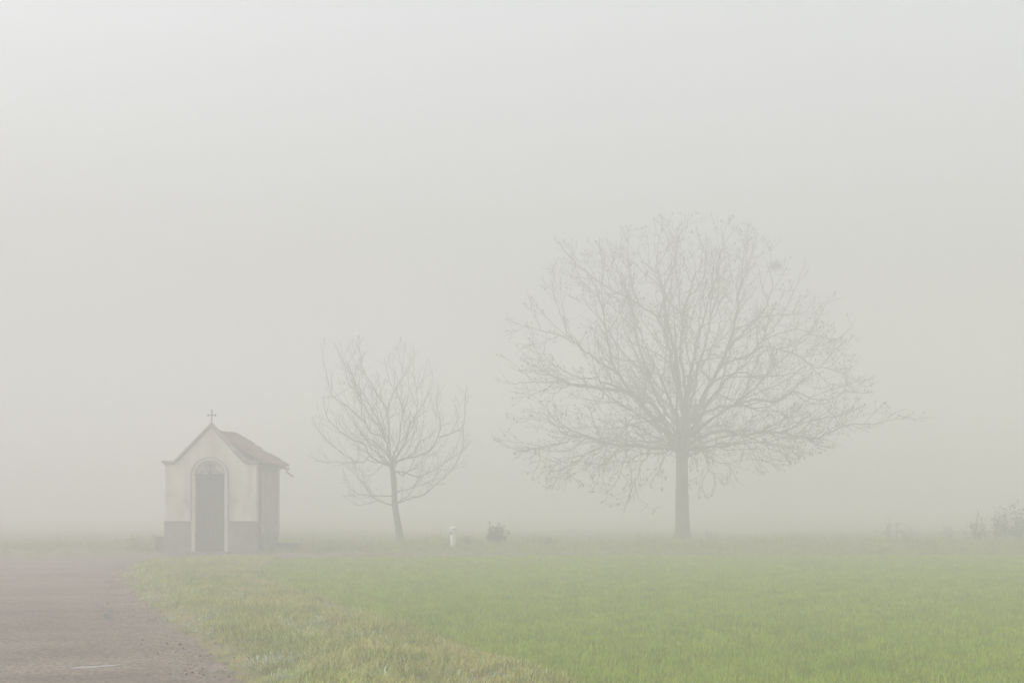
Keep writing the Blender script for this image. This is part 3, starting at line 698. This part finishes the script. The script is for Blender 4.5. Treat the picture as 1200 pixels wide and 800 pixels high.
BT = [
 ([(796,533),(788,526),(776,525),(760,525),(746,522),(731,524),(716,521),(709,520),(697,516),(684,512),(673,512),(660,509),(651,500),(642,493),(643,484)], 8,1.5, -1.0),
 ([(673,512),(660,519),(645,521),(634,524),(615,529),(598,526),(585,521),(576,510)], 3,1,(-.6,-1.2)),
 ([(709,521),(700,527),(690,530),(675,541),(656,553),(645,571),(634,569)], 2.8,1,(-.5,-1.6)),
 ([(645,553),(643,552),(658,551),(672,549)],1.5,1,(-1.2,-1.3)),
 ([(631,524),(632,540),(628,549),(622,562)],1.6,.8,(-.9,-1.1)),
 ([(731,524),(733,532),(727,546),(720,565),(705,581)], 3,1,(-.4,-1.2)),
 ([(761,527),(756,537),(750,544),(742,565),(733,584),(729,600)], 3,1,(-.3,-1.0)),
 ([(742,565),(745,582),(757,591)], 1.6,.8,(-.7,-.6)),
 ([(709,522),(708,530),(701,540),(699,559),(692,574)], 2,.8,(-.5,-1.5)),
 ([(748,524),(741,512),(732,505),(722,512)],2.5,1,(-.2,1.0)),
 ([(797,522),(791,516),(784,508),(776,494),(764,488),(754,478),(740,462),(732,452),(722,438),(715,422),(711,405),(708,390),(704,368),(699,348),(692,335),(682,320)], 11,1.5,-1.2),
 ([(740,462),(732,460),(720,458),(700,455),(680,451),(668,451),(660,444),(650,447),(634,447),(617,447),(603,448),(591,444)], 8,1,(-.5,.6)),
 ([(668,451),(658,455),(650,462),(643,470)],2.5,1,(.2,.8)),
 ([(722,438),(707,432),(692,421),(681,415),(670,404),(662,394),(655,376),(647,357),(645,340)], 5,1,(-.7,-2.2)),
 ([(672,406),(655,396),(636,390),(617,384),(600,390),(590,392)], 3,1,(-1.0,.4)),
 ([(776,492),(765,474),(752,470),(745,464)],6,4,(-.1,-.5)),
 ([(799,505),(792,496),(786,488),(776,474),(770,462),(764,446),(756,432),(746,422),(736,412),(726,398),(716,380),(704,362),(690,348),(668,335)], 8,1.3,2.2),
 ([(764,446),(758,426),(752,408),(745,380),(739,350),(728,320),(716,292),(712,275)], 5,1,(.6,.4)),
 ([(800,484),(796,466),(791,446),(784,424),(781,408),(774,386),(762,372),(745,362),(722,350),(695,336),(670,317),(655,300),(647,292)], 7,1.2,-2.2),
 ([(745,362),(738,345),(735,320),(725,300),(725,275)],3,1,(-1.2,-1.0)),
 ([(803,488),(798,466),(796,446),(793,424),(790,405),(786,390),(782,376),(781,360),(778,340),(773,320),(771,306),(773,284),(777,264),(778,249)], 9,1.2,.6),
 ([(778,338),(786,320),(793,304),(793,284),(800,268),(805,251)], 3.5,1,(.3,.2)),
 ([(772,318),(760,308),(750,290),(757,268)],2.5,1,(.4,1.2)),
 ([(804,480),(804,462),(803,440),(800,410),(801,388),(803,366),(811,340),(818,320),(827,304),(828,290),(834,270),(835,258)], 8,1.2,1.8),
 ([(806,484),(811,466),(814,450),(817,430),(822,412),(826,395),(828,380),(829,352),(834,326),(836,308),(846,288),(855,270)], 6,1,-1.6),
 ([(806,492),(818,480),(826,460),(834,448),(840,434),(850,412),(857,392),(861,368),(862,352),(865,336),(872,320),(878,300),(884,278)], 10,1.3,-.8),
 ([(834,448),(826,438),(822,430),(832,418),(838,406),(846,388),(852,368),(850,345),(858,320),(850,300)], 5,1,(-.2,2.6)),
 ([(850,412),(860,400),(872,388),(886,374),(898,360),(904,344),(908,328),(906,314),(900,296)], 5,1,(-.5,.8)),
 ([(836,447),(845,443),(854,440),(870,438),(882,443),(897,444),(914,442),(931,436),(941,424),(944,412)], 4,1,(0,-1.8)),
 ([(843,430),(850,426),(860,422),(875,418),(890,407),(903,406),(918,411),(929,412),(942,420),(957,429),(972,431),(984,434),(999,441),(1015,443)], 5,1,(-.2,.5)),
 ([(875,417),(884,411),(897,396),(909,385),(922,368),(935,362),(944,349),(948,342)], 4,1,(.2,1.6)),
 ([(895,398),(912,391),(931,385),(942,385),(954,390),(965,392),(978,396),(991,392),(995,387),(1006,380)], 2.6,.9,(.4,.6)),
 ([(972,431),(985,421),(995,410)],1.5,.8,(.5,.8)),
 ([(810,495),(824,484),(840,478),(860,474),(876,470),(888,467),(900,469),(911,471),(922,463),(933,457),(941,458),(954,465),(969,466),(984,465),(997,456),(1012,457),(1028,457)], 6,1,1.2),
 ([(997,456),(999,445),(1004,438)], 1.5,.8,(1.0,1.1)),
 ([(860,474),(872,474),(884,478),(899,477),(910,482),(921,488),(931,496),(944,507)], 3.5,1,(.4,-.6)),
 ([(899,477),(905,487),(912,496),(925,500),(940,507)], 2,.8,(.2,.8)),
 ([(933,457),(941,470),(946,480)],1.5,.8,(.9,1.2)),
 ([(969,466),(975,478),(985,488),(992,497)],1.5,.8,(.9,.2)),
 ([(804,527),(811,518),(824,512),(837,506),(848,505),(861,508),(871,510),(889,507),(905,507),(921,508),(934,511),(953,514),(964,509),(977,504),(992,498),(1010,498),(1033,495),(1053,489),(1068,496)], 8,1,-.6),
 ([(1033,495),(1045,484),(1058,480)],1.2,.7,(-.5,-.4)),
 ([(871,510),(884,516),(895,520),(910,524),(921,529),(925,537)], 3,1,(-.3,-1.4)),
 ([(895,520),(897,533),(901,548)], 2,.8,(-.6,-1)),
 ([(868,510),(870,518),(878,531),(882,544),(889,557)], 2.2,.8,(-.3,-1.2)),
 ([(872,512),(872,526),(870,542)], 1.8,.8,(-.3,.6)),
 ([(802,535),(811,533),(820,528),(827,535),(837,542),(850,547),(856,561),(865,570)], 3.5,.9,(0,-1.4)),
 ([(827,535),(828,550),(820,565),(814,582)], 2,.8,(-.2,-.9)),
 ([(828,550),(834,560),(833,572),(824,586)], 1.8,.8,(-.5,-1.3)),
 ([(850,547),(852,560),(847,568)],1.4,.8,(-.8,-.9)),
 ([(806,505),(812,500),(824,498),(852,497),(872,491)], 3,.9,(0,2.2)),
 ([(815,534),(819,518),(821,500),(820,484)],2.5,2,(0,.7)),
 ([(776,490),(761,488),(739,492),(731,499),(712,501),(694,498),(671,499),(655,494)], 3,.9,(0,1.8)),
 ([(776,494),(757,494),(739,496),(729,507),(712,518),(699,526),(686,531),(670,534),(654,535)], 3,.9,(0,2.6)),
 # limbs leaning towards and away from the viewer
 ([(800,520),(792,500),(786,480),(782,455),(775,420),(770,390)],8,1.2,-5.2),
 ([(801,520),(812,498),(822,476),(835,455),(850,440),(866,420)],8,1.2,-5.0),
 ([(801,518),(806,500),(815,470),(828,430),(838,395)],8,1.2,5.2),
 ([(799,518),(790,498),(776,470),(760,440),(742,415)],8,1.2,5.0),
 ([(800,526),(790,518),(780,514),(764,512),(745,500)],6,1,5.2),
 ([(802,526),(812,520),(826,520),(845,525),(860,520)],6,1,5.2),
 ([(802,528),(815,522),(835,515),(855,505)],6,1,-5.2),
 ([(799,528),(786,522),(770,515),(752,500)],6,1,-5.2),
]
SIL = [(583,512),(600,535),(622,560),(640,575),(665,572),(690,578),(708,592),(728,603),(745,596),(762,590),(775,560),(790,548),(812,560),(816,584),(826,586),(845,572),(866,572),(885,558),(903,556),(925,545),(955,530),(985,520),(1000,504),
       (1040,506),(1074,503),(1074,484),(1040,478),(1012,470),(1024,452),(1016,430),(1002,408),(1004,384),(985,368),(968,350),(952,325),(944,295),(925,288),(905,284),(886,272),(862,260),(836,255),(806,248),(778,248),(752,262),(727,272),(708,278),(690,290),(664,292),(645,292),(640,306),(628,325),(612,348),(596,372),(590,395),(592,430),(588,450),(606,470),(598,490)]
bt, W1, Pn1 = tree('bare_tree', 'large bare walnut tree with broad rounded crown and thick trunk standing beyond the field', (800, 632), 48.0,
  [(800,634,20),(800,622,17.5),(799.5,600,15.8),(799,570,14),(799,545,13.5),(799.5,530,14.5),(801,515,14.5),(803,500,12.5),(804,486,9.5),(805,474,5)], BT, SIL, 14000,
  dict(slim=.68, jit=.02, heart=545, turn_w=5.5, turn_reach=2.6, turns=(1.15,), rmin=.0070, levels=3, seg=(0,.22,.16,.10), curl=.035, kink=.10, out=.05, grav=(-.035,.04), lowz=3.6, fuzz=.07,
       gap=(0,.56,.35,.25), len=(0,1.5,.75,.32), rad=(0,.030,.013,.008), angle=(.45,1.05), budp=.20, bud=1.4), 11)
ST = [
 ([(461,592),(451,589),(442,586),(430,573),(421,558),(416,547),(414,535)], 2.4,.8,-.4),
 ([(442,587),(430,590),(419,591),(407,582)], 1.3,.7,(-.2,-.6)),
 ([(461,581),(442,581),(430,580),(416,577),(404,568),(398,558)], 2,.7,.9),
 ([(464,590),(472,587),(481,584),(498,579),(510,568),(524,556),(535,542),(542,526),(544,514),(543,500)], 2.6,.8,-.3),
 ([(464,578),(470,574),(479,572),(493,567),(505,561),(514,552)], 2,.7,1.1),
 ([(462,552),(475,554),(489,558),(505,552),(517,545),(531,535),(542,528),(549,518)], 2.6,.8,.4),
 ([(475,554),(490,549),(505,556),(521,556)], 1.4,.7,(.2,-.9)),
 ([(461,543),(468,540),(479,536),(495,532),(507,525),(514,513),(530,508),(542,500),(545,488),(546,467),(548,452)], 3.4,.8,-.4),
 ([(514,513),(517,500),(515,487),(512,475),(513,462)], 1.8,.7,(-.3,-.5)),
 ([(517,500),(528,494),(535,482)],1.1,.6,(-.3,.3)),
 ([(459,547),(450,543),(444,541),(433,533),(425,519),(412,515),(398,505),(390,498),(383,490),(378,475),(377,462)], 4.2,.8,.4),
 ([(433,533),(426,541),(412,538),(395,526),(383,514),(374,503),(368,492)], 2,.7,(.1,-.6)),
 ([(427,541),(412,541),(395,541),(374,540),(365,533),(360,526)], 1.6,.6,(0,.5)),
 ([(450,543),(443,552),(430,558),(418,556)],1.3,.6,(0,-.8)),
 ([(458,538),(455,533),(447,524),(437,516),(426,515),(415,508),(405,496)], 2.6,.7,-1.1),
 ([(457,535),(455,528),(453,517),(445,510),(435,507),(427,493),(418,486),(410,478),(400,472),(392,465),(388,455),(385,442),(383,430),(382,422),(379,405)], 3,.7,-.6),
 ([(425,492),(424,475),(420,460),(413,445),(408,430)],1.5,.6,(-.4,.8)),
 ([(453,515),(443,498),(432,485),(427,475),(422,465),(414,455),(408,450),(405,440),(403,430),(400,418),(397,408)], 2.6,.7,(-.3,.6)),
 ([(422,465),(420,450),(419,435),(418,422),(420,405)], 1.4,.6,(.2,.5)),
 ([(443,498),(442,480),(443,463)],1.3,.6,(0,-.5)),
 ([(455,520),(456,508),(456,500),(455,488),(454,480),(448,470),(443,463),(437,452),(432,443),(422,433),(418,425),(415,415)], 3,.7,(0,-.7)),
 ([(454,480),(458,470),(461,460),(462,442),(460,423),(461,408)], 1.8,.6,(-.3,.3)),
 ([(456,490),(464,486),(472,478)],1,.6,(-.2,.5)),
 ([(459,541),(462,530),(467,518),(468,508),(470,487),(473,476),(477,467),(479,452)], 3,.7,.5),
 ([(470,487),(468,470),(463,455),(472,437),(476,425),(480,412)], 1.6,.6,(.3,.9)),
 ([(460,541),(467,530),(475,517),(480,500),(488,488),(490,475),(490,467),(489,455),(488,448),(487,422)], 3,.7,-.8),
 ([(488,488),(494,480),(498,473),(503,462),(507,452),(508,433)], 1.8,.6,(-.6,-.2)),
 ([(490,460),(497,448),(504,440)],1,.6,(-.7,-.9)),
 ([(460,545),(456,530),(449,515),(440,500)],2.6,.7,1.8),
 ([(461,545),(468,528),(478,512),(486,497)],2.6,.7,1.7),
 ([(461,548),(470,538),(482,528),(494,515)],2.4,.7,-1.9),
 ([(460,548),(450,536),(438,524),(430,508)],2.4,.7,-1.9),
]
SIL2 = [(362,532),(372,548),(392,566),(402,585),(420,594),(445,592),(462,596),(490,588),(512,574),(530,560),(546,545),(553,520),(550,490),(550,455),(540,452),(530,470),(516,452),(510,428),(492,412),(480,398),(460,392),(440,398),(420,392),(398,398),(378,396),(380,430),(384,455),(372,470),(368,500)]
st, W2, Pn2 = tree('bare_tree', 'slender young bare tree with upswept branches standing between the chapel and the white post', (468, 634), 45.0,
  [(470,640,11),(469,632,9),(467,618,8),(464.5,604,7.2),(462.5,590,6.6),(462,572,6),(461,558,6.2),(459.5,546,6),(460,537,5)], ST, SIL2, 480,
  dict(slim=.72, jit=.012, heart=600, turn_w=2.5, turn_reach=1.2, turns=(1.25,), rmin=.0050, levels=2, seg=(0,.16,.12,.10), curl=.02, kink=.055, out=.03, grav=(.10,.13), lowz=2.6, fuzz=.05,
       gap=(0,.36,.30,.3), len=(0,.95,.45,.3), rad=(0,.010,.006,.005), angle=(.4,.85), budp=.08, bud=.9), 23)

# stick nest high in the large tree
nc = P(909, 311, 48.0+.75)
ne = empty('bird_nest', nc, 'dark round clump of sticks, a nest caught high in the right of the large crown', 'nest')
nt_ = Tubes(); r_n = np.random.default_rng(5)
for k in range(120):
    a = r_n.uniform(0, 6.283); el = r_n.uniform(-1.1, .5); rd = r_n.uniform(.03, .30)*r_n.uniform(.5, 1)
    c = np.array([rd*math.cos(a)*math.cos(el)*1.25, rd*math.sin(a)*math.cos(el)*1.25, rd*math.sin(el)*.9])
    d = np.cross(c, r_n.normal(0, 1, 3)); d /= np.linalg.norm(d); l = r_n.uniform(.10, .45)
    nt_.seg(c-d*l/2, c+d*l/2, .0065, .0035)
nt_.build('nest_sticks', M['nest'], ne, 'stuff')
# dried leaf hanging low under the crown
b = MB(); top = Vector(W1(777, 527, -.3)); lf = Vector(W1(774.5, 571, -.3))
b.tube([top, top.lerp(lf, .5)+Vector((.03, 0, 0)), lf], .004, 4); 
b.tube([lf, lf+Vector((.01,0,-.05)), lf+Vector((.0,0,-.11)), lf+Vector((-.01,0,-.16))], [.008,.042,.034,.004], 7)
b.build('hanging_husk', M['bud'], bt, label='dark dried husk hanging below the lowest branches')

# ------------------------------------------------------------------ bushes and weeds on the bank
def bush(name, label, cat, px, Yb, wpx, hpx, n_stem, leaves, seed, group=None, leafm='bushleaf', lean=.35, leafsize=.035, stemr=.008):
    x = (px-600)*Yb/FPX; z = float(height(x, Yb)); root = empty(name, (x, Yb, z), label, cat, group); r = np.random.default_rng(seed)
    W_, H_ = wpx*Yb/FPX, hpx*Yb/FPX; tb = Tubes(); lv = MB()
    for s in range(n_stem):
        b0 = np.array([r.normal(0, W_*.16), r.normal(0, W_*.16), -.03]); th = r.uniform(0, 6.283); out = r.uniform(.1, 1)*W_*.5*lean*2
        hh = H_*r.uniform(.6, 1.0)*(1-.62*(out/(W_*lean+1e-6))**1.3); prev = b0; k_ = 6
        for k in range(1, k_+1):
            t = k/k_; q = b0+np.array([math.cos(th)*out*t**1.4, math.sin(th)*out*t**1.4, hh*t])+r.normal(0, .012, 3)
            tb.seg(prev, q, stemr*(1-.75*(k-1)/k_), stemr*(1-.75*k/k_)); 
            if k > 1:
                for c in range(2):
                    d = r.normal(0, 1, 3); d[2] = abs(d[2])+.3; d /= np.linalg.norm(d); e = q+d*r.uniform(.06, .2)*H_
                    tb.seg(q, e, stemr*.4, stemr*.25)
                    for l in range(leaves):
                        p_ = q+(e-q)*r.uniform(.2, 1.1)+r.normal(0, .02, 3); u = r.normal(0, 1, 3); u /= np.linalg.norm(u); v_ = np.cross(u, r.normal(0, 1, 3)); v_ /= np.linalg.norm(v_); a_ = leafsize*r.uniform(.6, 1.4)
                        lv.add([p_-u*a_, p_+v_*a_*.5, p_+u*a_, p_-v_*a_*.5], [(0,1,2,3)])
            prev = q
    tb.build('stems', M['weed'] if leafm == 'weed' else M['twig'], root, 'stuff')
    if leaves: lv.build('leaves', M[leafm], root, kind='stuff')
    return root
bush('bush', 'small dark rounded bush on the bank just right of the white post', 'bush', 581, 40.0, 24, 25, 34, 4, 31, lean=.42)
bush('bush', 'tall dark twiggy shrub with sparse leaves at the far right edge', 'bush', 1196, 43.5, 52, 50, 34, 3, 2, lean=.55)
bush('bush', 'medium dark shrub second from the right edge behind the field', 'bush', 1172, 44.5, 40, 40, 24, 2, 3, lean=.55)
bush('bush', 'narrow pointed dark shrub leftmost of the three at the right side', 'bush', 1145, 43.5, 26, 38, 14, 2, 4, lean=.45)
bush('dry_weed', 'tall thin dry weed stalks on the bank right of the large tree', 'weed', 1043, 43.5, 20, 32, 9, 1, 5, 'dry weeds on the bank', 'weed', .3, .03, .006)
bush('dry_weed', 'leaning sparse dry weed between the tall stalks and the shrubs', 'weed', 1066, 44, 30, 22, 7, 1, 6, 'dry weeds on the bank', 'weed', .6, .03, .006)
bush('dry_weed', 'thin forked dry weed just left of the three dark shrubs', 'weed', 1112, 44, 22, 24, 7, 1, 7, 'dry weeds on the bank', 'weed', .45, .03, .006)
bush('dry_weed', 'low wispy dry weed beside the large tree trunk on its right', 'weed', 833, 46, 16, 22, 6, 1, 8, 'dry weeds on the bank', 'weed', .3, .03, .006)
bush('dry_weed', 'short bristly dry weed midway between large tree and right shrubs', 'weed', 918, 41, 30, 10, 14, 1, 9, 'dry weeds on the bank', 'weed', .5, .02, .005)
bush('dry_weed', 'pale weed clump growing against the right side wall of the chapel', 'weed', 315, 39.6, 26, 17, 22, 3, 10, 'dry weeds on the bank', 'dry', .5, .03, .005)
bush('dry_weed', 'dark low clump of weeds on the field edge between the two trees', 'weed', 646, 39.5, 14, 9, 10, 2, 11, 'dry weeds on the bank', 'weed', .6, .03, .006)
bush('dry_weed', 'wispy weeds at the foot of the white marker post', 'weed', 548, 39.6, 30, 14, 16, 1, 12, 'dry weeds on the bank', 'weed', .5, .03, .005)
bush('dry_weed', 'green brown weedy thicket left of the stone block', 'weed', 165, 38.5, 60, 22, 40, 4, 13, 'dry weeds on the bank', 'bank', .5, .03, .005)

# ------------------------------------------------------------------ the fog
b = MB(); b.box(-300, 300, -80, 300, -1.0, 14.0)
mh = bpy.data.materials.new('fog'); mh.use_nodes = True; N = mh.node_tree.nodes; N.remove(N['Principled BSDF'])
pv = N.new('ShaderNodeVolumePrincipled'); pv.inputs['Color'].default_value = FOG_COLOR; pv.inputs['Density'].default_value = FOG_DENSITY; pv.inputs['Anisotropy'].default_value = 0.05
mh.node_tree.links.new(pv.outputs[0], N['Material Output'].inputs['Volume'])
b.build('haze', mh, kind='stuff')
